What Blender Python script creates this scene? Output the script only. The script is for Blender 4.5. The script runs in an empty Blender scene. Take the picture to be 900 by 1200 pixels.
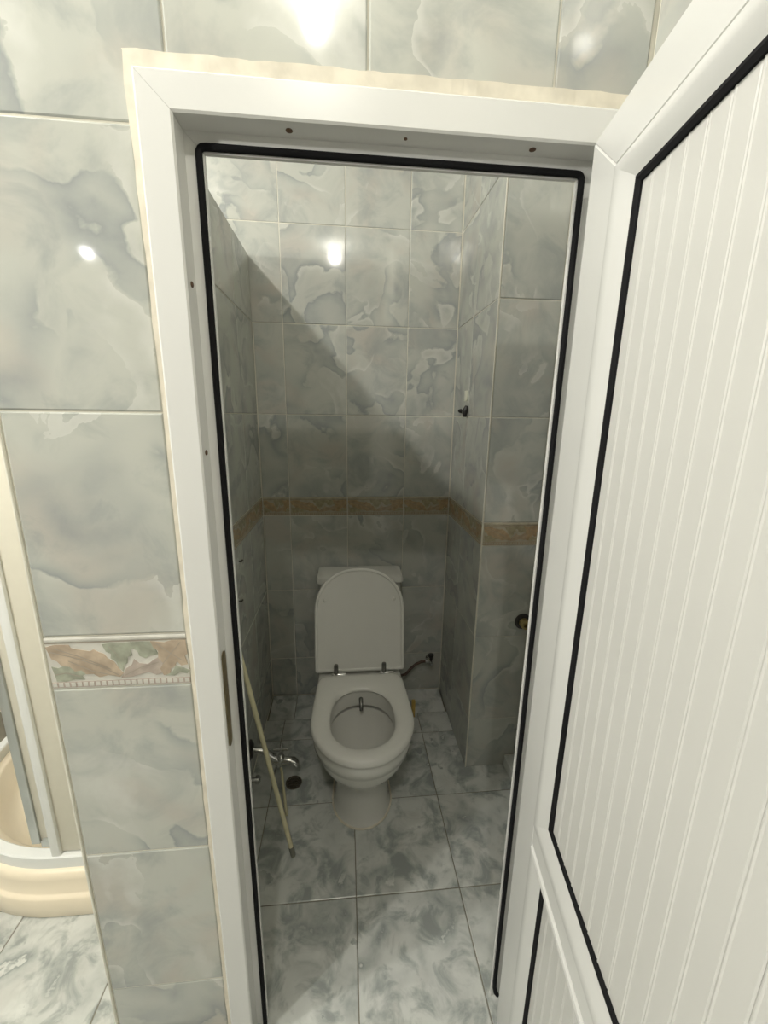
import bpy, bmesh, math, random
from mathutils import Vector, Matrix
S = bpy.context.scene
COL = S.collection
R = math.radians
random.seed(7)

# ------------------------------------------------------------------ camera, world, light, exposure
cam_data = bpy.data.cameras.new('camera')
cam = bpy.data.objects.new('camera', cam_data)
COL.objects.link(cam)
cam_data.sensor_fit = 'HORIZONTAL'
cam_data.sensor_width = 36.0
cam_data.lens = 477.83 * 36.0 / 900.0
cam_data.clip_start = 0.02
cam.location = (0.2407, -0.7082, 1.5146)
cam.rotation_euler = (R(76.7439), R(-0.817), R(-5.2916))
S.camera = cam

world = bpy.data.worlds.new('world')
S.world = world
world.use_nodes = True
world.node_tree.nodes['Background'].inputs[0].default_value = (1.0, 0.95, 0.82, 1)
world.node_tree.nodes['Background'].inputs[1].default_value = 0.012


def lamp(name, loc, watts, radius, colour):
    d = bpy.data.lights.new(name, 'POINT')
    d.energy = watts
    d.shadow_soft_size = radius
    d.color = colour
    o = bpy.data.objects.new(name, d)
    COL.objects.link(o)
    o.location = loc
    return o


lamp('ceiling_lamp_light', (0.125, -1.40, 3.10), 34, 0.032, (1.0, 0.972, 0.88))
lamp('shower_lamp_light', (-1.0, -0.37, 3.08), 72, 0.035, (1.0, 0.978, 0.92))
lamp('front_fill_light', (-1.55, -1.15, 2.20), 76, 0.06, (1.0, 0.978, 0.92))  # unseen light added to fill the front wall and the lower left
lamp('pier_highlight_light', (-1.20, -2.04, 2.40), 3, 0.02, (1.0, 0.98, 0.94))  # small unseen light added to make the highlight on the pier tile

S.view_settings.view_transform = 'Standard'
S.view_settings.look = 'None'
S.view_settings.gamma = 1.0
S.view_settings.use_curve_mapping = False
S.view_settings.exposure = 0.0


# ------------------------------------------------------------------ materials
def new_mat(name):
    m = bpy.data.materials.new(name)
    m.use_nodes = True
    nt = m.node_tree
    return m, nt, nt.nodes['Principled BSDF']


def N(nt, kind, **kw):
    n = nt.nodes.new(kind)
    for k, v in kw.items():
        setattr(n, k, v)
    return n


def plain(name, col, rough=0.4, metal=0.0, vary=0.06, scale=9.0, bump=0.0, bump_scale=60.0, coat=0.0, spec=0.5):
    """one colour with a faint procedural mottling"""
    m, nt, b = new_mat(name)
    tc = N(nt, 'ShaderNodeTexCoord')
    no = N(nt, 'ShaderNodeTexNoise')
    no.inputs['Scale'].default_value = scale
    no.inputs['Detail'].default_value = 3
    nt.links.new(tc.outputs['Object'], no.inputs['Vector'])
    ra = N(nt, 'ShaderNodeValToRGB')
    ra.color_ramp.elements[0].position = 0.3
    ra.color_ramp.elements[1].position = 0.7
    ra.color_ramp.elements[0].color = tuple(c * (1 - vary) for c in col) + (1,)
    ra.color_ramp.elements[1].color = tuple(min(1, c * (1 + vary)) for c in col) + (1,)
    nt.links.new(no.outputs['Fac'], ra.inputs['Fac'])
    nt.links.new(ra.outputs['Color'], b.inputs['Base Color'])
    b.inputs['Roughness'].default_value = rough
    b.inputs['Metallic'].default_value = metal
    b.inputs['Coat Weight'].default_value = coat
    b.inputs['Specular IOR Level'].default_value = spec
    if bump:
        n2 = N(nt, 'ShaderNodeTexNoise')
        n2.inputs['Scale'].default_value = bump_scale
        nt.links.new(tc.outputs['Object'], n2.inputs['Vector'])
        bu = N(nt, 'ShaderNodeBump')
        bu.inputs['Strength'].default_value = bump
        bu.inputs['Distance'].default_value = 0.002
        nt.links.new(n2.outputs['Fac'], bu.inputs['Height'])
        nt.links.new(bu.outputs['Normal'], b.inputs['Normal'])
    return m


def marble(name, light, dark, warm, wisp, rough, vein_scale, vein_freq, mask_lo, mask_hi, warm_amt, wave=0.0, fine=0.09, wisp_amt=0.8, cloud_amt=0.75, cloud_hi=0.72):
    """cloudy printed marble: soft blotches that end in a sharp pale edge"""
    m, nt, b = new_mat(name)
    L = nt.links.new
    tc = N(nt, 'ShaderNodeTexCoord')
    oi = N(nt, 'ShaderNodeObjectInfo')
    mul = N(nt, 'ShaderNodeVectorMath', operation='SCALE')
    cx = N(nt, 'ShaderNodeCombineXYZ')
    for k, f in enumerate((41.0, 23.0, 57.0)):
        mm = N(nt, 'ShaderNodeMath', operation='MULTIPLY')
        mm.inputs[1].default_value = f
        L(oi.outputs['Random'], mm.inputs[0])
        L(mm.outputs[0], cx.inputs[k])
    add = N(nt, 'ShaderNodeVectorMath', operation='ADD')
    L(tc.outputs['Object'], add.inputs[0])
    L(cx.outputs[0], add.inputs[1])

    def noise(scale, detail, dist, rough_=0.5):
        n = N(nt, 'ShaderNodeTexNoise')
        n.inputs['Scale'].default_value = scale
        n.inputs['Detail'].default_value = detail
        n.inputs['Distortion'].default_value = dist
        n.inputs['Roughness'].default_value = rough_
        L(add.outputs[0], n.inputs['Vector'])
        return n.outputs['Fac']

    def mr(src, a, b_, c=0.0, d=1.0):
        n = N(nt, 'ShaderNodeMapRange', interpolation_type='SMOOTHSTEP')
        n.inputs[1].default_value = a
        n.inputs[2].default_value = b_
        n.inputs[3].default_value = c
        n.inputs[4].default_value = d
        L(src, n.inputs[0])
        return n.outputs[0]

    n0 = noise(vein_scale, 2.2, 0.8, 0.5)
    nf = noise(vein_scale * 6.0, 3.0, 0.3, 0.6)
    mf = N(nt, 'ShaderNodeMath', operation='MULTIPLY_ADD')
    mf.inputs[1].default_value = fine
    L(nf, mf.inputs[0])
    L(n0, mf.inputs[2])
    n1 = mf.outputs[0]
    m1 = N(nt, 'ShaderNodeMath', operation='MULTIPLY')
    m1.inputs[1].default_value = vein_freq
    L(n1, m1.inputs[0])
    fr = N(nt, 'ShaderNodeMath', operation='FRACT')
    L(m1.outputs[0], fr.inputs[0])
    ra = N(nt, 'ShaderNodeValToRGB')
    e = ra.color_ramp.elements
    e[0].position = 0.0
    e[0].color = (0, 0, 0, 1)
    e[1].position = 1.0
    e[1].color = (0, 0, 0, 1)
    for p, v in ((0.30, 0.05), (0.62, 0.35), (0.86, 0.80), (0.93, 1.0), (0.965, 0.55)):
        k = e.new(p)
        k.color = (v, v, v, 1)
    L(fr.outputs[0], ra.inputs['Fac'])
    mask = mr(noise(vein_scale * 0.8, 2.0, 0.4), mask_lo, mask_hi)
    vein = N(nt, 'ShaderNodeMath', operation='MULTIPLY')
    L(ra.outputs['Color'], vein.inputs[0])
    L(mask, vein.inputs[1])
    cloud = mr(noise(vein_scale * 1.7, 5.0, 0.6, 0.6), 0.42, cloud_hi, 0.0, cloud_amt)
    mx = N(nt, 'ShaderNodeMath', operation='MAXIMUM')
    L(vein.outputs[0], mx.inputs[0])
    L(cloud, mx.inputs[1])
    warmf = mr(noise(vein_scale * 1.1, 2.0, 0.8), 0.48, 0.72, 0.0, warm_amt)
    c1 = N(nt, 'ShaderNodeMix', data_type='RGBA')
    c1.inputs[6].default_value = light + (1,)
    c1.inputs[7].default_value = warm + (1,)
    L(warmf, c1.inputs[0])
    c2 = N(nt, 'ShaderNodeMix', data_type='RGBA')
    L(mx.outputs[0], c2.inputs[0])
    L(c1.outputs[2], c2.inputs[6])
    c2.inputs[7].default_value = dark + (1,)
    rw = N(nt, 'ShaderNodeValToRGB')
    ew = rw.color_ramp.elements
    ew[0].position = 0.0
    ew[0].color = (1, 1, 1, 1)
    ew[1].position = 0.22
    ew[1].color = (0, 0, 0, 1)
    kk = ew.new(0.07)
    kk.color = (0.75, 0.75, 0.75, 1)
    L(fr.outputs[0], rw.inputs['Fac'])
    wm_ = mr(noise(vein_scale * 1.3, 2.0, 0.5), 0.46, 0.62, 0.0, wisp_amt)
    wv = N(nt, 'ShaderNodeMath', operation='MULTIPLY')
    L(rw.outputs['Color'], wv.inputs[0])
    L(wm_, wv.inputs[1])
    c3 = N(nt, 'ShaderNodeMix', data_type='RGBA')
    L(wv.outputs[0], c3.inputs[0])
    L(c2.outputs[2], c3.inputs[6])
    c3.inputs[7].default_value = wisp + (1,)
    L(c3.outputs[2], b.inputs['Base Color'])
    b.inputs['Roughness'].default_value = rough
    if wave:
        nb = N(nt, 'ShaderNodeTexNoise')
        nb.inputs['Scale'].default_value = 7.0
        nb.inputs['Detail'].default_value = 1.0
        L(add.outputs[0], nb.inputs['Vector'])
        bu = N(nt, 'ShaderNodeBump')
        bu.inputs['Strength'].default_value = wave
        bu.inputs['Distance'].default_value = 0.01
        L(nb.outputs['Fac'], bu.inputs['Height'])
        L(bu.outputs['Normal'], b.inputs['Normal'])
    return m


M = {}
M['wall_tile'] = marble('grey_green_marble_wall_tile', (0.50, 0.51, 0.46), (0.315, 0.335, 0.325), (0.49, 0.455, 0.40), (0.60, 0.605, 0.56), 0.06, 4.2, 3.6, 0.40, 0.60, 0.7, 0.025)
M['floor_tile'] = marble('white_grey_marble_floor_tile', (0.61, 0.625, 0.59), (0.29, 0.315, 0.30), (0.55, 0.55, 0.51), (0.76, 0.77, 0.73), 0.2, 6.6, 2.4, 0.36, 0.60, 0.6, 0.03, fine=0.22, wisp_amt=0.45, cloud_amt=0.95, cloud_hi=0.66)
M['grout'] = plain('pale_grout', (0.66, 0.64, 0.55), 0.8, vary=0.12, scale=14)
M['floor_grout'] = plain('brown_grey_floor_grout', (0.21, 0.195, 0.15), 0.85, vary=0.2, scale=10)
M['plaster'] = plain('white_ceiling_paint', (0.52, 0.51, 0.48), 0.9, bump=0.2)
M['caulk'] = plain('beige_filler', (0.70, 0.65, 0.54), 0.75, vary=0.10, scale=30, bump=0.6, bump_scale=45)
M['pvc'] = plain('white_upvc', (0.69, 0.69, 0.665), 0.26, vary=0.02, scale=4)
M['slat'] = plain('white_upvc_plank', (0.635, 0.63, 0.60), 0.30, vary=0.025, scale=3)
M['rubber'] = plain('black_rubber', (0.010, 0.010, 0.011), 0.85, vary=0.2, spec=0.15)
M['brass'] = plain('dull_brass', (0.20, 0.16, 0.08), 0.5, metal=0.7, vary=0.25, scale=40)
M['brass_bright'] = plain('old_brass', (0.42, 0.33, 0.14), 0.38, metal=0.8, vary=0.2, scale=60)
M['rust'] = plain('rusty_screw', (0.10, 0.055, 0.03), 0.7, vary=0.3, scale=90)
M['ceramic'] = plain('white_ceramic', (0.68, 0.675, 0.63), 0.12, vary=0.015, coat=0.3)
M['seat'] = plain('white_plastic_seat', (0.70, 0.695, 0.65), 0.22, vary=0.015)
M['chrome'] = plain('chrome', (0.75, 0.75, 0.74), 0.12, metal=1.0, vary=0.03)
M['dark_chrome'] = plain('chrome_darkened', (0.22, 0.22, 0.21), 0.25, metal=0.9, vary=0.1)  # chrome with its dark reflections put into the base colour
M['dark_metal'] = plain('dark_tarnished_metal', (0.06, 0.055, 0.05), 0.4, metal=0.6, vary=0.3, scale=60)
M['hose'] = plain('brown_braided_hose', (0.10, 0.055, 0.035), 0.5, vary=0.5, scale=160, bump=0.8, bump_scale=300)
M['cream'] = plain('cream_acrylic', (0.88, 0.775, 0.60), 0.18, vary=0.015)
M['rail_white'] = plain('white_enamelled_rail', (0.80, 0.81, 0.78), 0.25, vary=0.015)
M['alu'] = plain('grey_aluminium', (0.50, 0.52, 0.50), 0.35, metal=0.6, vary=0.06)
M['stick'] = plain('pale_yellow_stick', (0.62, 0.58, 0.38), 0.45, vary=0.1, scale=25)
M['stick_tip'] = plain('grey_rubber_tip', (0.17, 0.17, 0.14), 0.6)
M['yellow'] = plain('yellowed_plastic', (0.55, 0.38, 0.10), 0.5, vary=0.2, scale=40)
M['black'] = plain('black_plastic', (0.015, 0.014, 0.013), 0.35, vary=0.2)
M['pale'] = plain('pale_adhesive_plate', (0.70, 0.70, 0.58), 0.4)
M['drain'] = plain('dark_drain_grate', (0.12, 0.105, 0.08), 0.5, metal=0.4, vary=0.3, scale=80)
M['edge'] = plain('cream_corner_strip', (0.74, 0.72, 0.62), 0.3, vary=0.05)
M['border_base'] = plain('border_off_white', (0.59, 0.575, 0.52), 0.2, vary=0.08, scale=30)
M['border_peach'] = plain('border_peach_leaf', (0.45, 0.365, 0.275), 0.2, vary=0.26, scale=26)
M['border_green'] = plain('border_green_leaf', (0.345, 0.36, 0.285), 0.2, vary=0.30, scale=34)
M['border_mauve'] = plain('border_mauve_stem', (0.42, 0.36, 0.31), 0.2, vary=0.18, scale=40)
M['border_line'] = plain('border_grey_brown_line', (0.36, 0.325, 0.27), 0.25, vary=0.1, scale=40)

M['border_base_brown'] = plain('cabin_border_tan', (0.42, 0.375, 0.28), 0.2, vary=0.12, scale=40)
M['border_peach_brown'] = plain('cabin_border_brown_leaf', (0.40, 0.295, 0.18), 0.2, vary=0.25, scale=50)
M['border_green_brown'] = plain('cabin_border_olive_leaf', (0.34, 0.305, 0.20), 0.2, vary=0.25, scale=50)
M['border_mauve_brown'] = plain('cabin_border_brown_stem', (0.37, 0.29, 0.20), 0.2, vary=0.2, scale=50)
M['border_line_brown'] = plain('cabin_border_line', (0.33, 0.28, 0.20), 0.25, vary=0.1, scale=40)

# frosted shower pane
m, nt, b = new_mat('frosted_beige_glass')
tc = N(nt, 'ShaderNodeTexCoord')
no = N(nt, 'ShaderNodeTexNoise')
no.inputs['Scale'].default_value = 30
nt.links.new(tc.outputs['Object'], no.inputs['Vector'])
ra = N(nt, 'ShaderNodeValToRGB')
ra.color_ramp.elements[0].color = (0.76, 0.72, 0.60, 1)
ra.color_ramp.elements[1].color = (0.82, 0.78, 0.65, 1)
nt.links.new(no.outputs['Fac'], ra.inputs['Fac'])
nt.links.new(ra.outputs['Color'], b.inputs['Base Color'])
b.inputs['Roughness'].default_value = 0.45
b.inputs['Transmission Weight'].default_value = 0.15
M['frost'] = m


# ------------------------------------------------------------------ mesh helpers
def link(name, me, parent=None):
    o = bpy.data.objects.new(name, me)
    COL.objects.link(o)
    if parent is not None:
        o.parent = parent
    return o


def from_bm(name, bm, mats, parent=None, smooth=False, angle=None):
    me = bpy.data.meshes.new(name)
    bmesh.ops.recalc_face_normals(bm, faces=bm.faces)
    bm.to_mesh(me)
    bm.free()
    for mm in (mats if isinstance(mats, (list, tuple)) else [mats]):
        me.materials.append(mm)
    if smooth:
        me.polygons.foreach_set('use_smooth', [True] * len(me.polygons))
        if angle:
            me.set_sharp_from_angle(angle=R(angle))
    return link(name, me, parent)


def empty(name, loc, rz=0.0):
    o = bpy.data.objects.new(name, None)
    COL.objects.link(o)
    o.location = loc
    o.rotation_euler = (0, 0, rz)
    o.empty_display_size = 0.05
    return o


def tag(o, label, cat, group=None, kind=None):
    o['label'] = label
    o['category'] = cat
    if group:
        o['group'] = group
    if kind:
        o['kind'] = kind
    return o


def add_box(bm, lo, hi, mat=0):
    x0, y0, z0 = lo
    x1, y1, z1 = hi
    v = [bm.verts.new(p) for p in ((x0, y0, z0), (x1, y0, z0), (x1, y1, z0), (x0, y1, z0), (x0, y0, z1), (x1, y0, z1), (x1, y1, z1), (x0, y1, z1))]
    for f in ((0, 3, 2, 1), (4, 5, 6, 7), (0, 1, 5, 4), (1, 2, 6, 5), (2, 3, 7, 6), (3, 0, 4, 7)):
        bm.faces.new([v[i] for i in f]).material_index = mat
    return v


def bev_box(name, lo, hi, bev, mat, parent=None, seg=2):
    bm = bmesh.new()
    add_box(bm, lo, hi)
    bmesh.ops.bevel(bm, geom=list(bm.edges), offset=bev, segments=seg, affect='EDGES', profile=0.5)
    return from_bm(name, bm, mat, parent, True, 40)


def add_rings(bm, rings, closed=True, cap0=True, cap1=True, mat=0):
    vr = [[bm.verts.new(p) for p in r] for r in rings]
    n = len(rings[0])
    for a, b_ in zip(vr[:-1], vr[1:]):
        for i in range(n if closed else n - 1):
            j = (i + 1) % n
            bm.faces.new((a[i], a[j], b_[j], b_[i])).material_index = mat
    if cap0:
        bm.faces.new(list(reversed(vr[0]))).material_index = mat
    if cap1:
        bm.faces.new(vr[-1]).material_index = mat
    return vr


def add_tube(bm, pts, rad, n=12, caps=True, mat=0):
    pts = [Vector(p) for p in pts]
    rads = rad if isinstance(rad, (list, tuple)) else [rad] * len(pts)
    rings = []
    up = None
    for i, p in enumerate(pts):
        t = (pts[min(i + 1, len(pts) - 1)] - pts[max(i - 1, 0)]).normalized()
        if up is None:
            up = Vector((0, 0, 1)) if abs(t.z) < 0.9 else Vector((1, 0, 0))
        a = (up - t * up.dot(t)).normalized()
        up = a
        b_ = t.cross(a)
        rings.append([p + (a * math.cos(2 * math.pi * k / n) + b_ * math.sin(2 * math.pi * k / n)) * rads[i] for k in range(n)])
    add_rings(bm, rings, True, caps, caps, mat)


def tube(name, pts, rad, mat, parent=None, n=12):
    bm = bmesh.new()
    add_tube(bm, pts, rad, n)
    return from_bm(name, bm, mat, parent, True, 50)


def lathe(name, prof, loc, axis, mat, parent=None, n=20):
    """prof = [(radius, height)...] around axis through loc"""
    bm = bmesh.new()
    ax = Vector(axis).normalized()
    a = ax.orthogonal().normalized()
    b_ = ax.cross(a)
    rings = [[Vector(loc) + ax * h + (a * math.cos(2 * math.pi * k / n) + b_ * math.sin(2 * math.pi * k / n)) * max(r, 1e-4) for k in range(n)] for r, h in prof]
    add_rings(bm, rings)
    return from_bm(name, bm, mat, parent, True, 40)


# ------------------------------------------------------------------ tiles
TILE_CACHE = {}
GAP = 0.0016


def tile_mesh(w, h, mat, key):
    k = (round(w, 3), round(h, 3), key)
    if k in TILE_CACHE:
        return TILE_CACHE[k]
    bm = bmesh.new()
    a, b_ = w / 2 - GAP, h / 2 - GAP
    c = 0.0022
    rings = [[(-a, -b_, -0.004), (a, -b_, -0.004), (a, b_, -0.004), (-a, b_, -0.004)],
             [(-a, -b_, -0.0012), (a, -b_, -0.0012), (a, b_, -0.0012), (-a, b_, -0.0012)],
             [(-a + c, -b_ + c, 0), (a - c, -b_ + c, 0), (a - c, b_ - c, 0), (-a + c, b_ - c, 0)]]
    add_rings(bm, rings)
    bmesh.ops.recalc_face_normals(bm, faces=bm.faces)
    me = bpy.data.meshes.new('tile')
    bm.to_mesh(me)
    bm.free()
    me.materials.append(mat)
    TILE_CACHE[k] = me
    return me


# orientation of a tile lying in its local XY plane, normal +Z
FACING = {'-y': (R(90), 0, 0), '+x': (R(90), 0, R(90)), '-x': (R(90), 0, R(-90)), '+z': (0, 0, 0)}


def tile_at(parent, c, w, h, facing, mat='wall_tile', name='tile', tilt=0.25):
    o = link(name, tile_mesh(w, h, M[mat], mat), parent)
    o.location = c
    rx, ry, rz = FACING[facing]
    o.rotation_euler = (rx + R(random.uniform(-tilt, tilt)), ry, rz + R(random.uniform(-tilt, tilt)))
    return o


LEAVES = [
    (2, [(85, 215), (120, 222), (160, 208), (200, 226), (250, 222), (262, 250), (238, 262), (250, 280), (200, 278), (150, 292), (100, 290), (96, 262)]),
    (1, [(72, 118), (120, 106), (195, 106), (205, 122), (245, 130), (300, 138), (322, 128), (345, 142), (372, 150), (388, 172), (420, 190), (440, 222), (462, 246), (440, 264), (380, 256), (330, 266), (300, 250), (262, 252), (240, 232), (205, 238), (180, 214), (140, 212), (120, 188), (92, 176), (84, 148)]),
    (2, [(368, 104), (420, 96), (470, 98), (526, 94), (536, 118), (514, 132), (522, 158), (494, 166), (490, 196), (470, 206), (462, 236), (440, 214), (432, 190), (404, 172), (410, 150), (384, 140)]),
    (2, [(530, 94), (590, 92), (640, 92), (650, 130), (664, 152), (620, 158), (590, 172), (560, 160), (552, 136), (528, 124)]),
    (3, [(446, 268), (462, 248), (478, 222), (512, 204), (528, 176), (552, 196), (600, 200), (640, 176), (676, 160), (694, 200), (684, 240), (640, 252), (600, 238), (560, 248), (510, 262)]),
    (1, [(628, 90), (700, 96), (740, 84), (818, 84), (822, 150), (806, 158), (818, 200), (782, 206), (760, 186), (746, 210), (722, 222), (716, 246), (680, 254), (664, 222), (684, 196), (660, 168), (664, 136), (640, 120)]),
    (2, [(690, 254), (726, 238), (752, 208), (788, 216), (826, 228), (812, 244), (770, 238), (740, 254)]),
]
VEINS = [[(90, 140), (200, 165), (330, 205), (440, 255)], [(120, 125), (250, 165), (400, 225)], [(180, 185), (300, 235), (420, 258)],
         [(400, 110), (440, 150), (460, 210)], [(660, 100), (720, 140), (790, 180)], [(680, 200), (740, 140), (790, 95)],
         [(470, 255), (560, 215), (660, 190)], [(100, 255), (160, 245), (230, 262)]]


def border_mesh(w, h, brown=False):
    k = ('border', round(w, 3), round(h, 3), brown)
    if k in TILE_CACHE:
        return TILE_CACHE[k]
    bm = bmesh.new()
    a, b_ = w / 2 - GAP, h / 2 - GAP
    add_box(bm, (-a, -b_, -0.004), (a, b_, 0), 0)
    # moulding along the top edge, with its grey-brown line of glaze
    rings = []
    for x in (-a, a):
        rings.append([(x, b_ - 0.0095, 0), (x, b_ - 0.0085, 0.001), (x, b_ - 0.006, 0.0018), (x, b_ - 0.003, 0.0018), (x, b_, 0.0005), (x, b_, -0.001)])
    add_rings(bm, rings, True, True, True, 0)
    add_box(bm, (-a, b_ - 0.0118, -0.001), (a, b_ - 0.0094, 0.0006), 4)
    # rope of beads along the bottom edge
    add_box(bm, (-a, -b_ + 0.002, -0.001), (a, -b_ + 0.0135, 0.0005), 3)
    n = max(2, int(w / 0.0105))
    st = 2 * a / n
    for i in range(n):
        x0 = -a + i * st + 0.0012
        add_box(bm, (x0, -b_ + 0.0038, 0), (x0 + st - 0.0032, -b_ + 0.0120, 0.0011), 0)

    # printed leaves, a hair proud of the glaze
    def P(p):
        u = (p[0] - 75) / 745.0
        v = (p[1] - (104 - 0.026 * (p[0] - 65))) / (190 - 0.02 * (p[0] - 65))
        top, bot = b_ - 0.0122, -b_ + 0.0145
        return (-a + 0.001 + u * (2 * a - 0.002)), top + (bot - top) * min(max(v, 0.0), 1.0)
    zl = 0.0008
    for mi, poly in LEAVES:
        q = [P(p) for p in poly]
        zl += 0.00008
        vs = [bm.verts.new((x, y, zl)) for x, y in q]
        f = bm.faces.new(vs)
        f.material_index = mi
        ex = bmesh.ops.extrude_face_region(bm, geom=[f])
        for g in ex['geom']:
            if isinstance(g, bmesh.types.BMVert):
                g.co.z = -0.0005
    for vein in VEINS:
        q = [P(p) for p in vein]
        up = [bm.verts.new((x, y + 0.0009, zl + 0.0003)) for x, y in q]
        dn = [bm.verts.new((x, y - 0.0009, zl + 0.0003)) for x, y in q]
        for i in range(len(q) - 1):
            bm.faces.new((dn[i], dn[i + 1], up[i + 1], up[i])).material_index = 4
    for f in bm.faces:
        if len(f.verts) > 4:
            pass
    bmesh.ops.triangulate(bm, faces=[f for f in bm.faces if len(f.verts) > 6])
    bmesh.ops.recalc_face_normals(bm, faces=bm.faces)
    me = bpy.data.meshes.new('border_tile')
    bm.to_mesh(me)
    bm.free()
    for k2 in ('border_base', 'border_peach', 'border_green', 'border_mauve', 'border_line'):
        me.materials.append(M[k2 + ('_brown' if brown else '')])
    TILE_CACHE[k] = me
    return me


def border_at(parent, c, w, h, facing):
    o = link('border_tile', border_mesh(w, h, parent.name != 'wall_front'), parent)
    o.location = c
    o.rotation_euler = FACING[facing]
    return o


def tile_grid(parent, ue, ve, place, facing, border_rows=()):
    """tiles between the column edges ue and the row edges ve"""
    for i in range(len(ue) - 1):
        for j in range(len(ve) - 1):
            w, h = ue[i + 1] - ue[i], ve[j + 1] - ve[j]
            if w < 0.008 or h < 0.008:
                continue
            c = place((ue[i] + ue[i + 1]) / 2, (ve[j] + ve[j + 1]) / 2)
            if j in border_rows:
                border_at(parent, c, w, h, facing)
            else:
                tile_at(parent, c, w, h, facing)


CEIL = 3.20
TOP = 2.172          # the cabin partitions stop short of the ceiling
DEPTH = 1.274        # back wall
LEFT = -0.163        # cabin side of the left partition
PIER = -0.303        # outer end of that partition
COLX, COLY = 0.7605, 0.756
RIGHT = 0.985
WROWS = [0.0, 0.2447, 0.6374, 1.0301, 1.1226, 1.5153, 1.908, 2.3007, 2.6934, 3.0861, CEIL]

# ------------------------------------------------------------------ floor
bm = bmesh.new()
add_box(bm, (-2.2, -2.4, -0.12), (1.25, 1.40, -0.0022))
floor = tag(from_bm('floor', bm, M['floor_grout']), 'white and grey marbled tile floor running from the washroom into the toilet cabin', 'floor', kind='structure')
FX0, FY0, FW = 0.2653, 0.2913, 0.3405
xs = [FX0 + FW * k for k in range(-5, 3)]
ys = [FY0 + FW * k for k in range(-4, 3)] + [1.1100]
ys_room = [FY0 + FW * k for k in range(-4, 0)] + [0.345]      # beside the shower the last row runs on under the tray
for i in range(len(xs) - 1):
    rows = ys_room if xs[i + 1] < -0.40 else ys
    for j in range(len(rows) - 1):
        x0, x1 = xs[i], min(xs[i + 1], 1.0)
        y0, y1 = rows[j], rows[j + 1]
        if x1 - x0 < 0.02:
            continue
        if x1 < -0.80 and y0 > 0.30:
            continue
        tile_at(floor, ((x0 + x1) / 2, (y0 + y1) / 2, 0.0), x1 - x0, y1 - y0, '+z', 'floor_tile', tilt=0.0)
# last cut row leans up a little towards the back wall
for x0, x1 in ((LEFT + 0.004, -0.03), (-0.03, 0.25), (0.25, 0.53), (0.53, COLX - 0.004)):
    o = tile_at(floor, ((x0 + x1) / 2, 1.190, 0.010), x1 - x0, 0.164, '+z', 'floor_tile', tilt=0.0)
    o.rotation_euler = (math.atan2(0.02, 0.164), 0, 0)

# ------------------------------------------------------------------ walls
OPX0, OPX1, OPZ = -0.030, 0.683, 1.957        # hole in the front wall that takes the door frame
bm = bmesh.new()
add_box(bm, (PIER, 0.0022, 0), (OPX0, 0.10, TOP))
add_box(bm, (OPX0, 0.0022, OPZ), (OPX1, 0.10, TOP))
add_box(bm, (OPX1, 0.0022, 0), (0.985, 0.10, TOP))
wf = tag(from_bm('wall_front', bm, M['grout']), 'grey marbled tile wall around the toilet doorway with a leaf border', 'wall', kind='structure')
FROWS = [0.0, 0.2300, 0.6228, 1.0155, 1.1220, 1.5147, 1.9074]
tile_grid(wf, [PIER + 0.004, -0.0525], FROWS, lambda u, v: (u, 0.0, v), '-y', (3,))
tile_grid(wf, [PIER + 0.004, 0.0], [1.9074, TOP], lambda u, v: (u, 0.0, v), '-y')
tile_grid(wf, [0.0, 0.2767, 0.5533, 0.697], [1.986, TOP], lambda u, v: (u, 0.0, v), '-y')

bm = bmesh.new()
add_box(bm, (-2.2, DEPTH + 0.0022, 0), (1.25, DEPTH + 0.12, CEIL))
wb = tag(from_bm('wall_back', bm, M['grout']), 'grey marbled tile wall behind the toilet with a brown border', 'wall', kind='structure')
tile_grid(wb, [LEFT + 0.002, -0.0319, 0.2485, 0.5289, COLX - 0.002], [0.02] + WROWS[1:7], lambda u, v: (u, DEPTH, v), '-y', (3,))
tile_grid(wb, [-0.0319, 0.2485, 0.5289, COLX - 0.002], [1.908, 2.3007], lambda u, v: (u, DEPTH, v), '-y')
tile_grid(wb, [-0.3123, -0.0319], [1.908, 2.3007], lambda u, v: (u, DEPTH, v), '-y')
tile_grid(wb, [-0.8731, -0.5927, -0.3123], [TOP + 0.003, 2.3007], lambda u, v: (u, DEPTH, v), '-y')
tile_grid(wb, [-0.8731, -0.5927, -0.3123, -0.0319, 0.2485, 0.5289, COLX - 0.002], [2.3007, 2.6934, 3.0861, CEIL], lambda u, v: (u, DEPTH, v), '-y')
# behind the shower, on the other side of the partition
tile_grid(wb, [-1.434, -1.1535, -0.8731, -0.5927, PIER - 0.002], [0.20] + WROWS[2:7] + [TOP], lambda u, v: (u, DEPTH, v), '-y', (2,))

bm = bmesh.new()
add_box(bm, (PIER, 0.101, 0), (LEFT - 0.0022, DEPTH, TOP))
wl = tag(from_bm('wall_left', bm, M['grout']), 'tiled partition on the left of the toilet that stops below the ceiling', 'wall', kind='structure')
tile_grid(wl, [0.102, 0.152, 0.433, 0.713, 0.993, DEPTH - 0.004], [0.02] + WROWS[1:7] + [TOP], lambda u, v: (LEFT, u, v), '+x', (3,))

bm = bmesh.new()
add_box(bm, (COLX + 0.0022, COLY + 0.0022, 0), (1.25, DEPTH + 0.002, CEIL))
wc = tag(from_bm('column', bm, M['grout']), 'tiled square pillar boxed into the rear right corner of the toilet cabin', 'pillar', kind='structure')
tile_grid(wc, [COLY + 0.004, 1.0365, DEPTH - 0.004], WROWS, lambda u, v: (COLX, u, v), '-x', (3,))
tile_grid(wc, [COLX + 0.004, RIGHT - 0.002], WROWS, lambda u, v: (u, COLY, v), '-y', (3,))

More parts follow.
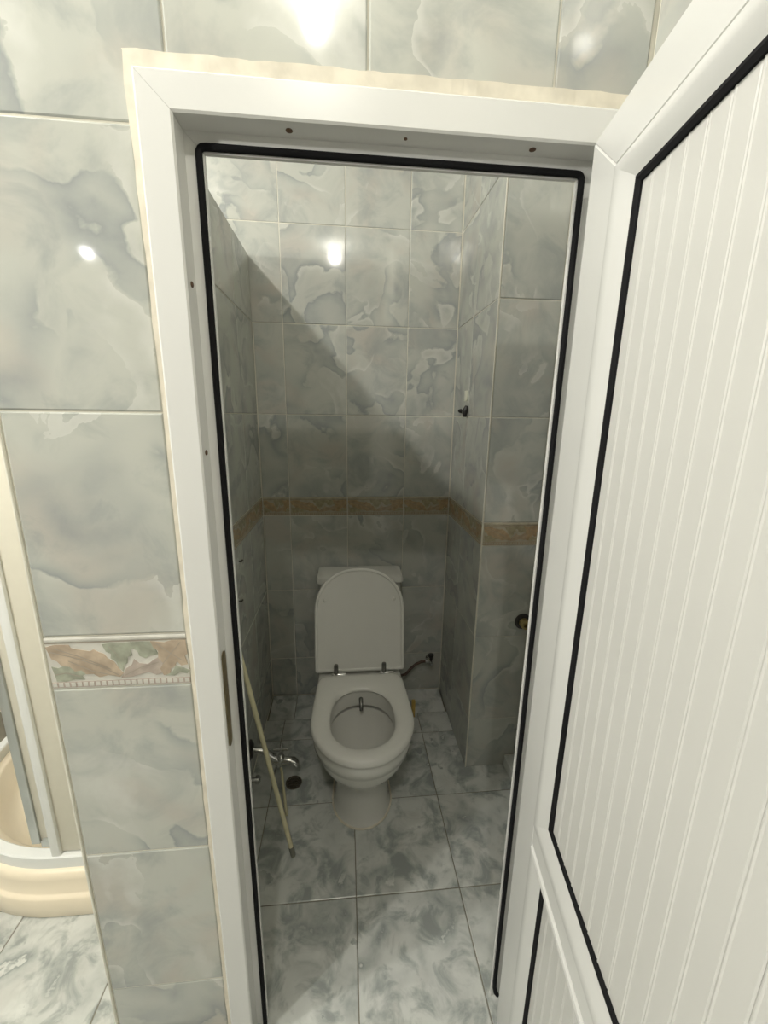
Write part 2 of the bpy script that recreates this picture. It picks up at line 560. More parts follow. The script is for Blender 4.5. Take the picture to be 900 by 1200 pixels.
bm = bmesh.new()
add_box(bm, (RIGHT + 0.0022, 0.0022, 0), (1.25, COLY, CEIL))
wr = tag(from_bm('wall_right', bm, M['grout']), 'tiled side wall on the right of the toilet cabin', 'wall', kind='structure')
tile_grid(wr, [0.102, 0.195, 0.475, COLY - 0.004], [0.058] + WROWS[1:], lambda u, v: (RIGHT, u, v), '-x', (3,))

# low tiled kerb at the foot of the right wall
bm = bmesh.new()
add_box(bm, (0.9355, 0.102, 0), (RIGHT, COLY - 0.001, 0.0528))
kerb = tag(from_bm('trim_1', bm, M['grout']), 'low tiled kerb at the foot of the right cabin wall', 'kerb', kind='structure')
for y0, y1 in ((0.104, 0.43), (0.43, COLY - 0.003)):
    tile_at(kerb, (0.9330, (y0 + y1) / 2, 0.028), y1 - y0, 0.054, '-x', 'floor_tile')
    tile_at(kerb, (0.9595, (y0 + y1) / 2, 0.055), 0.050, y1 - y0, '+z', 'floor_tile', tilt=0)

# corner beads
tag(tube('trim_2', [(PIER, 0.0015, 0.0), (PIER, 0.0015, TOP)], 0.0028, M['edge'], None, 8), 'pale corner bead down the left edge of the door pier', 'trim', kind='structure')
tag(tube('trim_3', [(COLX + 0.001, COLY + 0.001, 0.0), (COLX + 0.001, COLY + 0.001, CEIL)], 0.0026, M['grout'], None, 8), 'pale corner bead on the pillar edge', 'trim', kind='structure')

# the washroom around the camera
bm = bmesh.new()
add_box(bm, (0.7022, -2.4, 0), (0.82, 0.0, CEIL))
wsr = tag(from_bm('wall_side', bm, M['grout']), 'tiled washroom side wall behind the open white door', 'wall', kind='structure')
tile_grid(wsr, [-0.83, -0.553, -0.277, -0.002], [1.9074, 2.3002, 2.693, 3.086, CEIL], lambda u, v: (0.70, u, v), '-x')
bm = bmesh.new()
add_box(bm, (-2.2, -2.4, 0), (-2.1, DEPTH, CEIL))
tag(from_bm('wall_far_left', bm, M['wall_tile']), 'washroom wall beyond the shower, out of frame on the left', 'wall', kind='structure')
bm = bmesh.new()
add_box(bm, (-2.2, -2.4, CEIL), (1.25, DEPTH + 0.12, CEIL + 0.1))
tag(from_bm('ceiling', bm, M['plaster']), 'plain white ceiling above the partitions, out of frame', 'ceiling', kind='structure')

# ------------------------------------------------------------------ door frame in the opening
CX0, CX1, CZ = -0.043, 0.695, 1.969


def frame_pt(side, o, t):
    """o = distance in from the outer casing edge, t = 0 at the floor end, 1 at the mitre"""
    if side == 0:
        return (CX0 + o, CZ - o if t else 0.0)
    if side == 2:
        return (CX1 - o, CZ - o if t else 0.0)
    return ((CX0 + o) if not t else (CX1 - o), CZ - o)


PROFILE = [(0.0, -0.0005), (0.0, -0.007), (0.003, -0.0095), (0.046, -0.0095), (0.049, -0.007), (0.049, 0.030), (0.0765, 0.030), (0.0765, 0.037), (0.014, 0.037), (0.014, -0.0005)]
d1 = empty('door_1', (0, 0, 0))
tag(d1, 'white door frame with black rubber gasket around the toilet doorway', 'door frame', kind='structure')
for side in range(3):
    bm = bmesh.new()
    rings = []
    for t in (0, 1):
        r = []
        for o, y in PROFILE:
            x, z = frame_pt(side, o, t)
            if t == 1 or side == 1:
                # hairline mitre joint
                z -= 0.0004 if side != 1 else 0.0
            r.append((x, y, z))
        rings.append(r)
    add_rings(bm, rings)
    from_bm('casing', bm, M['pvc'], d1)
gz = CZ - 0.0695
gx0, gx1 = CX0 + 0.0695, CX1 - 0.0695
pts = [(gx0, 0.0275, 0.0)]
pts += [(gx0, 0.0275, gz - 0.012)] + [(gx0 + 0.009 * (1 - math.cos(a)), 0.0275, gz - 0.009 + 0.009 * math.sin(a)) for a in (R(20), R(45), R(70))]
pts += [(gx0 + 0.012, 0.0275, gz), (gx1 - 0.012, 0.0275, gz)] + [(gx1 - 0.009 * (1 - math.cos(a)), 0.0275, gz - 0.009 + 0.009 * math.sin(a)) for a in (R(70), R(45), R(20))]
pts += [(gx1, 0.0275, gz - 0.012), (gx1, 0.0275, 0.055), (gx1 + 0.001, 0.0275, 0.035), (gx1 + 0.004, 0.0265, 0.018), (gx1 + 0.010, 0.0262, 0.0085)]
tube('gasket', pts, 0.0054, M['rubber'], d1, 8)
# strike plate let into the left rebate
bm = bmesh.new()
rim = []
z0, z1, w = 0.866, 1.076, 0.0105
for a in range(0, 181, 30):
    rim.append((math.cos(R(a)) * w, z1 - w + math.sin(R(a)) * w))
for a in range(180, 361, 30):
    rim.append((math.cos(R(a)) * w, z0 + w + math.sin(R(a)) * w))
add_rings(bm, [[(0.0055, 0.0085 + p, q) for p, q in rim], [(0.0078, 0.0085 + p, q) for p, q in rim]])
sp = from_bm('strike_plate', bm, M['brass'], d1)
sp['label'] = 'long dull brass strike plate in the left door rebate'
for x, z in ((0.0065, 1.708), (0.0065, 1.450)):
    lathe('screw', [(0.0045, -0.001), (0.0045, 0.001), (0.003, 0.0018)], (x, 0.010, z), (1, 0, 0), M['rust'], d1, 10)
for x, y in ((0.162, 0.012), (0.334, 0.010), (0.533, 0.012)):
    r = 0.0052 if x != 0.334 else 0.0028
    lathe('screw', [(r, -0.001), (r, 0.001), (r * 0.6, 0.0018)], (x, y, 1.9200), (0, 0, -1), M['rust'], d1, 10)

# filler smeared between casing and tiles
rnd = random.Random(3)


def band(name, outer, inner, label):
    bm = bmesh.new()
    f = [[bm.verts.new((p[0], -0.0032 + rnd.uniform(-0.0006, 0.0006), p[1])) for p in q] for q in (outer, inner)]
    g = [[bm.verts.new((p[0], 0.001, p[1])) for p in q] for q in (outer, inner)]
    for i in range(len(outer) - 1):
        bm.faces.new((f[0][i], f[0][i + 1], f[1][i + 1], f[1][i]))
        bm.faces.new((g[0][i], g[0][i + 1], f[0][i + 1], f[0][i]))
        bm.faces.new((g[1][i], g[1][i + 1], f[1][i + 1], f[1][i]))
    o = from_bm(name, bm, M['caulk'])
    return tag(o, label, 'filler', kind='structure')


zs = [i * 0.03 for i in range(67)] + [1.990]
outer, inner = [], []
for z in zs:
    wob = rnd.uniform(-0.0014, 0.0014)
    ww = 0.0085 if z < 1.6 else 0.0085 + (z - 1.6) * 0.010
    outer.append((CX0 - ww + wob, z))
    inner.append((CX0 + 0.001, z))
n = 40
for i in range(n + 1):
    t = i / n
    x = CX0 - 0.012 + (0.699 - CX0 + 0.012) * t
    outer.append((x, 1.9905 + rnd.uniform(-0.0012, 0.0012)))
    inner.append((x if i else CX0, CZ - 0.001))
band('trim_4', outer, inner, 'uneven beige filler line around the white door casing')

# ------------------------------------------------------------------ open door leaf
LW, LT = 0.80, 0.055
leaf = empty('hinged_door', (0.615, -0.020, 0.0), R(-99.0))
tag(leaf, 'white plastic door of narrow vertical planks standing open on the right', 'door')


def prism(bm, quad_lo, y0, y1, mat=0):
    """quad in (u,z) extruded from depth y0 to y1"""
    a = [(u, y0, z) for u, z in quad_lo]
    c = [(u, y1, z) for u, z in quad_lo]
    add_rings(bm, [a, c], True, True, True, mat)


def leaf_part(name, quad, y0=0.0, y1=LT, mat='pvc', bev=0.0018):
    bm = bmesh.new()
    prism(bm, quad, y0, y1)
    bmesh.ops.bevel(bm, geom=[e for e in bm.edges], offset=bev, segments=1, affect='EDGES')
    return from_bm(name, bm, M[mat], leaf)


ST = 0.086           # stile width
ZT, ZB = 1.915, 0.012
RT = 0.071
zt_in, zb_in = ZT - RT, ZB + 0.086
MR0, MR1 = 0.700, 0.744
leaf_part('stile', [(0, ZB), (ST, zb_in), (ST, zt_in), (0, ZT)])
leaf_part('stile', [(LW, ZB), (LW - ST, zb_in), (LW - ST, zt_in), (LW, ZT)])
leaf_part('top_rail', [(0.0006, ZT), (LW - 0.0006, ZT), (LW - ST, zt_in + 0.0004), (ST, zt_in + 0.0004)])
leaf_part('bottom_rail', [(0.0006, ZB), (LW - 0.0006, ZB), (LW - ST, zb_in - 0.0004), (ST, zb_in - 0.0004)])
leaf_part('middle_rail', [(ST + 0.0005, MR0), (LW - ST - 0.0005, MR0), (LW - ST - 0.0005, MR1), (ST + 0.0005, MR1)])


def bead_ring(z_lo, z_hi, b_top, b_bot, b_side, skip_top=False):
    u0, u1 = ST + 0.0022, LW - ST - 0.0022
    zl, zh = z_lo + 0.0022, z_hi - 0.0022
    o = [(u0, zl), (u1, zl), (u1, zh), (u0, zh)]
    i_ = [(u0 + b_side, zl + b_bot), (u1 - b_side, zl + b_bot), (u1 - b_side, zh - b_top), (u0 + b_side, zh - b_top)]
    for k in range(4):
        j = (k + 1) % 4
        bm = bmesh.new()

        def lerp(p, q, t):
            return (p[0] + (q[0] - p[0]) * t, p[1] + (q[1] - p[1]) * t)
        rings = []
        for a, c in ((o[k], i_[k]), (o[j], i_[j])):
            sec = []
            for t, y in ((0.0, 0.012), (0.0, 0.001), (0.05, -0.003), (0.22, -0.0045), (0.45, -0.0025), (0.85, 0.0035), (1.0, 0.0055), (1.0, 0.012)):
                u, z = lerp(a, c, t)
                sec.append((u, y, z))
            rings.append(sec)
        add_rings(bm, rings)
        from_bm('glazing_bead', bm, M['pvc'], leaf, True, 30)
    # gasket inside the beads
    gw = 0.0135
    bm = bmesh.new()
    for k in range(4):
        j = (k + 1) % 4
        if skip_top and k == 2:
            continue
        sgn = [(1, 1), (-1, 1), (-1, -1), (1, -1)]
        rings = []
        for q in (k, j):
            u, z = i_[q]
            su, sz = sgn[q]
            rings.append([(u, 0.0110, z), (u, 0.0045, z), (u + su * gw * 0.5, 0.0028, z + sz * gw * 0.42), (u + su * gw, 0.0050, z + sz * gw * 0.85), (u + su * gw, 0.0110, z + sz * gw * 0.85)])
        add_rings(bm, rings)
    from_bm('panel_gasket', bm, M['rubber'], leaf)
    return i_, gw


def plank_mesh(w, h):
    bm = bmesh.new()
    a = w / 2
    sec = [(-a, 0.006), (-a, 0.0022), (-a + 0.0014, 0.0007), (-a + 0.0030, 0.0004), (-a + 0.0046, 0.0012), (a - 0.0018, 0.0012), (a - 0.0003, 0.0022), (a - 0.0003, 0.006)]
    add_rings(bm, [[(x, y, 0) for x, y in sec], [(x, y, h) for x, y in sec]])
    bmesh.ops.recalc_face_normals(bm, faces=bm.faces)
    me = bpy.data.meshes.new('plank')
    bm.to_mesh(me)
    bm.free()
    me.materials.append(M['slat'])
    return me


for z_lo, z_hi, bt, bb in ((MR1, zt_in, 0.036, 0.050), (zb_in, MR0, 0.036, 0.044)):
    inner_q, gw = bead_ring(z_lo, z_hi, bt, bb, 0.050, z_hi == MR0)
    uA, uB = inner_q[0][0] + 0.004, inner_q[1][0] - 0.004
    zA, zB = inner_q[0][1] + 0.004, inner_q[2][1] - 0.004
    nn = 13
    pitch = 0.0288
    n = int((uB - uA) / pitch)
    pitch = (uB - uA) / n
    me = plank_mesh(pitch, zB - zA)
    for i in range(n):
        o = link('plank', me, leaf)
        o.location = (uA + pitch * (i + 0.5), 0.0068, zA)
    bm = bmesh.new()
    add_box(bm, (uA - 0.006, 0.0131, zA - 0.006), (uB + 0.006, 0.030, zB + 0.006))
    from_bm('backing_panel', bm, M['slat'], leaf)

# ------------------------------------------------------------------ toilet
TX = 0.297
toilet = empty('toilet', (TX, 0.66, 0.0))
tag(toilet, 'white close-coupled toilet with raised lid against the rear wall', 'toilet')
toilet_off = Vector((TX, 0.66, 0.0))


def d_ring(hw, front, back, z, n=40, yc=None, sq=2.0, back_hw=None, cr=0.03):
    """D outline seen from above: round front, straight sides, squared back with round corners"""
    yc = yc if yc is not None else front + hw * 1.15
    bh = back_hw if back_hw else hw
    pts = []
    for k in range(n // 2 + 1):
        a = math.pi * k / (n // 2)
        c, s = math.cos(a), math.sin(a)
        pts.append((-hw * math.copysign(abs(c) ** (2 / sq), c), yc - (yc - front) * abs(s) ** (2 / sq)))
    pts.append((hw * 0.6 + bh * 0.4, yc + (back - yc) * 0.5))
    for a in (0, 45, 90):
        pts.append((bh - cr + cr * math.cos(R(a)), back - cr + cr * math.sin(R(a))))
    pts.append((0, back))
    for a in (90, 135, 180):
        pts.append((-bh + cr + cr * math.cos(R(a)), back - cr + cr * math.sin(R(a))))
    pts.append((-(hw * 0.6 + bh * 0.4), yc + (back - yc) * 0.5))
    return [(x, y - toilet_off.y, z) for x, y in pts]


bm = bmesh.new()
outer = [  # z, half width, front, back, back half width
    (0.000, 0.116, 0.511, 0.90, 0.105), (0.010, 0.112, 0.516, 0.90, 0.10), (0.035, 0.106, 0.524, 0.89, 0.095), (0.10, 0.103, 0.528, 0.89, 0.09),
    (0.165, 0.106, 0.522, 0.90, 0.09), (0.195, 0.118, 0.503, 0.92, 0.10), (0.225, 0.138, 0.474, 0.95, 0.115), (0.260, 0.158, 0.443, 1.00, 0.135), (0.295, 0.171, 0.421, 1.08, 0.155),
    (0.322, 0.177, 0.411, 1.15, 0.17), (0.332, 0.178, 0.409, 1.17, 0.172), (0.338, 0.184, 0.400, 1.18, 0.175), (0.365, 0.187, 0.394, 1.19, 0.178), (0.392, 0.186, 0.395, 1.19, 0.178), (0.400, 0.180, 0.401, 1.185, 0.174)]
rings = [d_ring(hw, fr, bk, z, yc=fr + hw * 1.15, back_hw=bh) for z, hw, fr, bk, bh in outer]
# inner bowl: rim, undercut, funnel
inn = [(0.400, 0.128, 0.448, 0.765), (0.385, 0.126, 0.449, 0.762), (0.342, 0.124, 0.450, 0.760), (0.340, 0.152, 0.432, 0.800), (0.326, 0.152, 0.432, 0.800), (0.322, 0.130, 0.446, 0.768), (0.28, 0.124, 0.458, 0.752), (0.22, 0.098, 0.500, 0.72), (0.17, 0.066, 0.555, 0.68), (0.15, 0.050, 0.575, 0.665)]
rings.append(d_ring(0.132, 0.444, 0.769, 0.400, yc=0.60, back_hw=0.10, cr=0.06))
rings.append(d_ring(0.132, 0.444, 0.769, 0.390, yc=0.60, back_hw=0.10, cr=0.06))
add_rings(bm, rings, True, True, False)


def oval(hw, fr, bk, z, n=56):
    yc, ry = (fr + bk) / 2, (bk - fr) / 2
    e = 2 / 2.3
    return [(hw * math.copysign(abs(math.cos(a)) ** e, math.cos(a)), yc + ry * math.copysign(abs(math.sin(a)) ** e, math.sin(a)) - toilet_off.y, z) for a in (2 * math.pi * k / n for k in range(n))]


add_rings(bm, [oval(hw, fr, bk, z) for z, hw, fr, bk in inn], True, False, True)
from_bm('bowl', bm, M['ceramic'], toilet, True, 45)
# water in the sump
bm = bmesh.new()
add_rings(bm, [d_ring(0.0655, 0.556, 0.679, 0.171, yc=0.6175, back_hw=0.041, cr=0.03), d_ring(0.0655, 0.556, 0.679, 0.172, yc=0.6175, back_hw=0.041, cr=0.03)])
wm, wnt, wbs = new_mat('toilet_water')
wno = N(wnt, 'ShaderNodeTexNoise')
wra = N(wnt, 'ShaderNodeValToRGB')
wra.color_ramp.elements[0].color = (0.50, 0.52, 0.48, 1)
wra.color_ramp.elements[1].color = (0.56, 0.57, 0.53, 1)
wnt.links.new(wno.outputs['Fac'], wra.inputs['Fac'])
wnt.links.new(wra.outputs['Color'], wbs.inputs['Base Color'])
wbs.inputs['Roughness'].default_value = 0.03
wbs.inputs['IOR'].default_value = 1.33
from_bm('water', bm, wm, toilet)

# seat ring
bm = bmesh.new()
nseg = 64


def seat_outer(t):
    a = 2 * math.pi * t
    c, s = math.cos(a), math.sin(a)       # s=-1 front
    if s < 0:
        y = 0.60 + (0.60 - 0.383) * s
        x = 0.192 * c
    else:
        e = 2 / 11.0
        x = 0.192 * math.copysign(abs(c) ** e, c) * (1 - 0.065 * abs(s) ** e)
        y = 0.60 + (0.855 - 0.60) * abs(s) ** e
    return x, y


def seat_inner(t):
    a = 2 * math.pi * t
    c, s = math.cos(a), math.sin(a)
    e = 2 / 2.35
    x = 0.1185 * math.copysign(abs(c) ** e, c)
    y = 0.600 + (0.157 if s > 0 else 0.150) * math.copysign(abs(s) ** e, s)
    return x, y


sec = [(0.03, 0.4025), (0.0, 0.4045), (-0.004, 0.411), (0.02, 0.4215), (0.10, 0.4275), (0.30, 0.4305), (0.60, 0.4300), (0.85, 0.4260), (0.96, 0.4190), (1.0, 0.4110), (0.97, 0.4040), (0.6, 0.4025)]
rings = []
for k in range(nseg):
    t = k / nseg
    ox, oy = seat_outer(t)
    ix, iy = seat_inner(t)
    rings.append([(ox + (ix - ox) * q, oy + (iy - oy) * q - toilet_off.y, z) for q, z in sec])
rings.append(rings[0])
add_rings(bm, rings, True, False, False)
bmesh.ops.remove_doubles(bm, verts=bm.verts, dist=1e-5)
from_bm('seat', bm, M['seat'], toilet, True, 60)

# raised lid
lid = empty('lid_pivot', (0, 0, 0))
bpy.data.objects.remove(lid)
LB = Vector((0, 0.872 - toilet_off.y, 0.424))
tilt = math.atan2(0.083, 0.446)
LM = Matrix.Translation(LB) @ Matrix.Rotation(-tilt, 4, 'X')     # lid plane: x sideways, z up along the lid, +y to the rear
HWL, HL, SH = 0.194, 0.456, 0.270


def lid_outline(inset):
    hw = HWL - inset
    pts = [(-hw + 0.006, inset), (hw - 0.006, inset), (hw, inset + 0.008)]
    for k in range(0, 25):
        a = math.pi * k / 24
        e = 2 / 2.15
        c, s = math.cos(a), math.sin(a)
        pts.append((hw * math.copysign(abs(c) ** e, c), SH + (HL - SH - inset) * abs(s) ** e))
    pts.append((-hw, inset + 0.008))
    return pts


bm = bmesh.new()
rings = []
for ins, y in ((0.004, 0.020), (0.0, 0.014), (0.0, 0.002), (0.003, -0.0015), (0.010, -0.0015), (0.0135, 0.004), (0.016, 0.0045)):
    rings.append([LM @ Vector((x, y, z)) for x, z in lid_outline(ins)])
add_rings(bm, rings)
from_bm('lid', bm, M['seat'], toilet, True, 30)
for s in (-1, 1):
    p = LM @ Vector((s * 0.150, 0.0045, 0.318))
    q = (LM.to_3x3() @ Vector((0, -1, 0)))
    lathe('bumper', [(0.008, -0.001), (0.0078, 0.004), (0.0055, 0.008), (0.002, 0.0095)], p, q, M['seat'], toilet, 14)
    hx = s * 0.103
    h = empty('hinge', (hx, 0.868 - toilet_off.y, 0.402))
    h.parent = toilet
    lathe('hinge_post', [(0.0095, 0.0), (0.0095, 0.068), (0.0085, 0.072), (0.002, 0.074)], (0, -0.017, 0.0), (0, 0, 1), M['dark_chrome'], h, 14)
    lathe('hinge_barrel', [(0.0065, -0.030), (0.0075, -0.028), (0.0075, 0.028), (0.0065, 0.030)], (0.012, -0.020, 0.026), (1, 0, 0), M['chrome'], h, 14)

# cistern
bm = bmesh.new()


def rrect(hw, y0, y1, z, cr):
    pts = []
    for cx, cy, a0 in ((hw - cr, y0 + cr, -90), (hw - cr, y1 - cr, 0), (-hw + cr, y1 - cr, 90), (-hw + cr, y0 + cr, 180)):
        for a in (0, 30, 60, 90):
            pts.append((cx + cr * math.cos(R(a0 + a)) + 0.010, cy + cr * math.sin(R(a0 + a)) - toilet_off.y, z))
    return pts


add_rings(bm, [rrect(0.150, 1.110, 1.240, 0.398, 0.03), rrect(0.180, 1.105, 1.250, 0.425, 0.03), rrect(0.192, 1.105, 1.252, 0.60, 0.03), rrect(0.198, 1.105, 1.252, 0.737, 0.03)])
from_bm('cistern', bm, M['ceramic'], toilet, True, 40)
bm = bmesh.new()
add_rings(bm, [rrect(0.200, 1.100, 1.255, 0.737, 0.025), rrect(0.208, 1.094, 1.257, 0.741, 0.025), rrect(0.208, 1.094, 1.257, 0.757, 0.025), rrect(0.203, 1.099, 1.254, 0.768, 0.022), rrect(0.190, 1.11, 1.245, 0.771, 0.02)])
from_bm('cistern_lid', bm, M['ceramic'], toilet, True, 40)
# bidet nozzle at the back of the rim
noz = tube('bidet_nozzle', [(0.0, 0.772 - toilet_off.y, 0.372), (0.0, 0.745 - toilet_off.y, 0.372), (0.0, 0.732 - toilet_off.y, 0.362), (0.0, 0.724 - toilet_off.y, 0.345)], [0.0085, 0.0085, 0.008, 0.007], M['dark_chrome'], toilet, 12)
noz['label'] = 'small chrome bidet nozzle under the rear rim'
# silicone bead round the foot
bm = bmesh.new()
ring_pts = d_ring(0.117, 0.510, 0.90, 0.002, yc=0.51 + 0.117 * 1.15, back_hw=0.106)
rr = random.Random(5)
add_tube(bm, [(x * (1 + rr.uniform(-0.01, 0.01)), y, z) for x, y, z in ring_pts + ring_pts[:1]], 0.004, 6)
from_bm('silicone_bead', bm, M['caulk'], toilet, True)

# ------------------------------------------------------------------ water supply on the back wall
v = empty('angle_valve', (0.695, DEPTH, 0.215))
tag(v, 'chrome stop valve with black handle on the rear wall beside the toilet', 'valve')
lathe('wall_flange', [(0.022, 0.000), (0.020, 0.004), (0.011, 0.010)], (0, 0, 0), (0, -1, 0), M['chrome'], v)
tube('valve_body', [(0, -0.006, 0), (0, -0.050, 0)], 0.010, M['chrome'], v)
tube('valve_outlet', [(0, -0.038, 0), (-0.030, -0.038, 0.002)], 0.008, M['chrome'], v)
lathe('bonnet', [(0.007, 0), (0.009, 0.004), (0.009, 0.016), (0.005, 0.02)], (0, -0.040, 0.008), (0, 0, 1), M['dark_metal'], v, 14)
lathe('handle', [(0.004, 0), (0.013, 0.002), (0.016, 0.010), (0.016, 0.016), (0.010, 0.020)], (0, -0.040, 0.028), (0, 0, 1), M['black'], v, 12)
lathe('nut', [(0.012, 0), (0.012, 0.012)], (0.0, -0.052, -0.001), (0, -1, 0), M['chrome'], v, 6)
tag(tube('supply_hose', [(0.664, 1.236, 0.217), (0.645, 1.234, 0.218), (0.615, 1.230, 0.208), (0.585, 1.224, 0.186), (0.555, 1.218, 0.155), (0.527, 1.222, 0.145), (0.505, 1.225, 0.170), (0.493, 1.225, 0.230), (0.489, 1.222, 0.310), (0.487, 1.215, 0.400)], 0.0072, M['hose'], None, 10),
    'brown braided hose curving from the rear valve to behind the toilet', 'hose')
bm = bmesh.new()
add_box(bm, (0.570, 1.074, 0.0), (0.588, 1.092, 0.098))
bmesh.ops.bevel(bm, geom=list(bm.edges), offset=0.003, segments=1, affect='EDGES')
tag(from_bm('yellow_block', bm, M['yellow']), 'small upright yellowed block on the floor behind the toilet', 'block')

# ------------------------------------------------------------------ fittings on the pillar
hk = empty('wall_fitting', (COLX, 1.083, 1.545))
tag(hk, 'small wall fitting with two black prongs on the pillar', 'wall hook')
bm = bmesh.new()
add_box(bm, (-0.005, -0.042, -0.012), (0.0, 0.034, 0.010))
bmesh.ops.bevel(bm, geom=list(bm.edges), offset=0.002, segments=1, affect='EDGES')
from_bm('clip', bm, M['alu'], hk)
tube('prong', [(-0.003, 0.030, -0.006), (-0.010, 0.038, -0.004), (-0.016, 0.044, -0.003)], [0.009, 0.010, 0.006], M['black'], hk, 10)
tube('prong', [(-0.003, -0.036, 0.014), (-0.011, -0.040, -0.004), (-0.012, -0.042, -0.030)], [0.009, 0.012, 0.007], M['black'], hk, 10)
pl = bev_box('adhesive_plate', (-0.006, -0.014, -0.022), (0.0, 0.014, 0.022), 0.002, M['pale'])
pl.location = (COLX, 1.072, 1.603)
tag(pl, 'pale plate stuck to the pillar above the black wall fitting', 'plate')

br = empty('brass_outlet', (0.958, COLY, 0.704))
tag(br, 'brass pipe outlet with dark rosette low on the pillar front', 'pipe outlet')
lathe('rosette', [(0.034, 0.0), (0.033, 0.005), (0.024, 0.011)], (0, 0, 0), (0, -1, 0), M['dark_metal'], br)
lathe('spout_end', [(0.020, 0.008), (0.020, 0.034), (0.018, 0.038), (0.011, 0.038), (0.011, 0.022)], (0, 0, 0), (0, -1, 0), M['brass_bright'], br)

# ------------------------------------------------------------------ things by the left partition
tp = empty('wall_tap', (LEFT, 0.745, 0.165))
tag(tp, 'low chrome wall tap with cross handle on the left partition', 'tap')
lathe('wall_flange', [(0.042, 0.0), (0.040, 0.007), (0.024, 0.018)], (0, 0, 0), (1, 0, 0), M['dark_metal'], tp)
tube('tap_arm', [(0.010, 0, 0), (0.055, 0, -0.004), (0.085, 0, -0.030), (0.115, 0, -0.052)], [0.014, 0.014, 0.014, 0.015], M['chrome'], tp, 14)
lathe('tap_body', [(0.014, -0.020), (0.017, -0.016), (0.017, 0.012), (0.012, 0.022), (0.008, 0.030)], (0.125, 0, -0.052), (0, 0, 1), M['chrome'], tp)
ch = lathe('cross_handle', [(0.008, 0.0), (0.010, 0.004), (0.010, 0.014), (0.006, 0.019)], (0.128, 0, -0.020), (0, 0, 1), M['chrome'], tp, 14)
bm = bmesh.new()
add_tube(bm, [(0.098, 0.0, -0.004), (0.158, 0.0, -0.004)], 0.0058, 10)
add_tube(bm, [(0.128, -0.030, -0.004), (0.128, 0.030, -0.004)], 0.0058, 10)
from_bm('handle_arm', bm, M['chrome'], ch, True, 50)
tube('spout', [(0.078, 0, -0.058), (0.150, -0.001, -0.060), (0.178, -0.002, -0.062), (0.186, -0.002, -0.070), (0.187, -0.002, -0.080)], [0.0165, 0.0165, 0.0160, 0.0150, 0.013], M['chrome'], tp, 16)
tag(tube('drip_tube', [(-0.036, 0.733, 0.083), (-0.030, 0.715, 0.070), (-0.016, 0.660, 0.040), (0.004, 0.585, 0.0055)], 0.0055, M['stick'], None, 10),
    'thin pale tube slanting from under the chrome tap to the floor', 'tube')
av = empty('small_valve', (LEFT, 0.715, 0.048))
tag(av, 'small chrome valve low on the left partition below the tap', 'valve')
lathe('wall_flange', [(0.024, 0.0), (0.022, 0.005), (0.012, 0.011)], (0, 0, 0), (1, 0, 0), M['chrome'], av)
lathe('knob', [(0.008, 0.008), (0.009, 0.024), (0.016, 0.026), (0.017, 0.040), (0.010, 0.045)], (0, 0, 0), (1, 0, 0), M['chrome'], av)
for z, y, r, lab in ((0.980, 0.770, 0.011, 'small round metal stub on the left partition below the border, the upper one'), (0.836, 0.735, 0.010, 'small round metal stub on the left partition, the lower one')):
    st = empty('wall_stub', (LEFT, y, z))
    tag(st, lab, 'wall stub', 'metal stubs on the left partition')
    lathe('base', [(r, 0), (r, 0.003), (r * 0.6, 0.006)], (0, 0, 0), (1, 0, 0), M['alu'], st, 14)
    tube('pin', [(0.004, 0, 0), (0.016, 0, 0), (0.020, 0, 0.006)], r * 0.35, M['dark_metal'], st, 8)

A, B = Vector((0.0487, 0.430, 0.0075)), Vector((-0.1535, 0.527, 1.012))
stk = empty('stick', A)
tag(stk, 'pale yellow stick leaning from the floor against the left partition', 'stick')
dv = B - A
tube('shaft', [dv * 0.02, dv * 0.35, dv * 0.7, dv], [0.0078, 0.0080, 0.0080, 0.0078], M['stick'], stk, 12)
tp_ = tube('tip', [dv * 0.0, dv * 0.004, dv * 0.036, dv * 0.038], [0.0070, 0.0088, 0.0088, 0.0080], M['stick_tip'], stk, 12)
tp_['label'] = 'grey tip'

dr = empty('floor_drain', (0.013, 0.735, 0.0))
tag(dr, 'dark round floor drain on the tiles beside the tap', 'drain')
lathe('drain_rim', [(0.034, 0.0), (0.034, 0.002), (0.029, 0.003), (0.027, 0.001), (0.027, 0.0)], (0, 0, 0), (0, 0, 1), M['drain'], dr, 24)
bm = bmesh.new()
for k in range(-3, 4):
    hx = math.sqrt(max(0.0265 ** 2 - (k * 0.0075) ** 2, 0))
    add_box(bm, (-hx, k * 0.0075 - 0.0021, 0.0), (hx, k * 0.0075 + 0.0021, 0.0018))
from_bm('grate', bm, M['drain'], dr)

# ------------------------------------------------------------------ shower enclosure on the left
sh = empty('shower_tray', (-0.75, 0.80, 0.0))
tag(sh, 'cream quadrant shower tray with stepped skirt on the floor at far left', 'shower tray')
SO = Vector((-0.75, 0.80, 0.0))


def tray_ring(off, z):
    pts = [(PIER - 0.004, 0.310 + off)]
    for k in range(0, 19):
        a = R(-90 - 90 * k / 18)
        r = 0.55 - off
        pts.append((-0.653 + r * math.cos(a), 0.86 + r * math.sin(a)))
    pts += [(-1.203 + off, DEPTH - 0.010 - off * 0.4), (PIER - 0.004 - off * 0.3, DEPTH - 0.010 - off * 0.4)]
    return [(x - SO.x, y - SO.y, z) for x, y in pts]


bm = bmesh.new()
add_rings(bm, [tray_ring(o, z) for o, z in ((0.004, 0.0), (0.0, 0.006), (0.0, 0.070), (0.003, 0.076), (0.009, 0.079), (0.012, 0.083), (0.012, 0.130), (0.014, 0.142), (0.020, 0.152), (0.030, 0.157), (0.085, 0.157), (0.095, 0.150), (0.12, 0.085), (0.15, 0.068), (0.25, 0.062))])
from_bm('tray', bm, M['cream'], sh, True, 40)

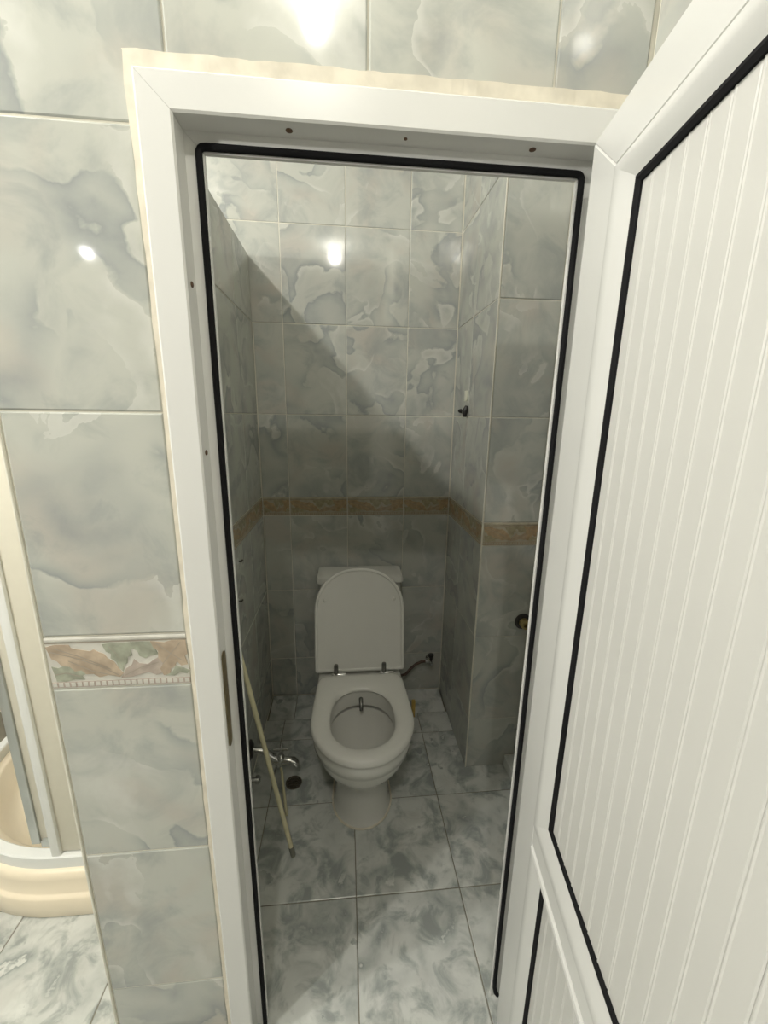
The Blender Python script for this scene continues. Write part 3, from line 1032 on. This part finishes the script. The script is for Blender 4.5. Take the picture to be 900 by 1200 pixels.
en = empty('shower_enclosure', (-0.65, 0.36, 0.157))
tag(en, 'white framed shower enclosure with frosted panes standing on the cream tray', 'shower enclosure')
EO = Vector((-0.65, 0.36, 0.157))


def path_rail(name, off, w, z0, z1, mat):
    bm = bmesh.new()
    rings = []
    line = [(PIER - 0.005, 0.310 + off), (-0.50, 0.310 + off)]
    nrm = [(0, 1), (0, 1)]
    for k in range(0, 19):
        a = R(-90 - 90 * k / 18)
        r = 0.55 - off
        line.append((-0.653 + r * math.cos(a), 0.86 + r * math.sin(a)))
        nrm.append((-math.cos(a), -math.sin(a)))
    line.append((-1.203 + off, DEPTH - 0.012))
    nrm.append((1, 0))
    for (x, y), (nx, ny) in zip(line, nrm):
        c = 0.004
        rings.append([(x + nx * q - EO.x, y + ny * q - EO.y, z - EO.z) for q, z in ((0, z0), (0, z1 - c), (c, z1), (w - c, z1), (w, z1 - c), (w, z0))])
    add_rings(bm, rings)
    return from_bm(name, bm, mat, en, True, 40)


path_rail('bottom_rail', 0.030, 0.034, 0.157, 0.198, M['rail_white'])
path_rail('top_rail', 0.030, 0.045, 1.880, 1.920, M['rail_white'])


def en_box(name, lo, hi, mat, bev=0.003):
    lo = tuple(a - b_ for a, b_ in zip(lo, EO))
    hi = tuple(a - b_ for a, b_ in zip(hi, EO))
    return bev_box(name, lo, hi, bev, mat, en)


en_box('post', (-0.657, 0.343, 0.196), (-0.631, 0.368, 1.882), M['rail_white'], 0.004)
en_box('wall_profile', (-0.325, 0.343, 0.196), (PIER - 0.003, 0.368, 1.882), M['rail_white'], 0.004)
en_box('fixed_pane', (-0.632, 0.353, 0.205), (-0.322, 0.359, 1.882), M['frost'], 0.001)
en_box('sliding_pane', (-0.712, 0.386, 0.215), (-0.380, 0.391, 1.86), M['frost'], 0.001)
en_box('pane_edge_profile', (-0.737, 0.380, 0.205), (-0.711, 0.398, 1.87), M['alu'], 0.003)
en_box('roller', (-0.705, 0.374, 0.199), (-0.672, 0.392, 0.222), M['alu'], 0.003)

bpy.context.view_layer.update()
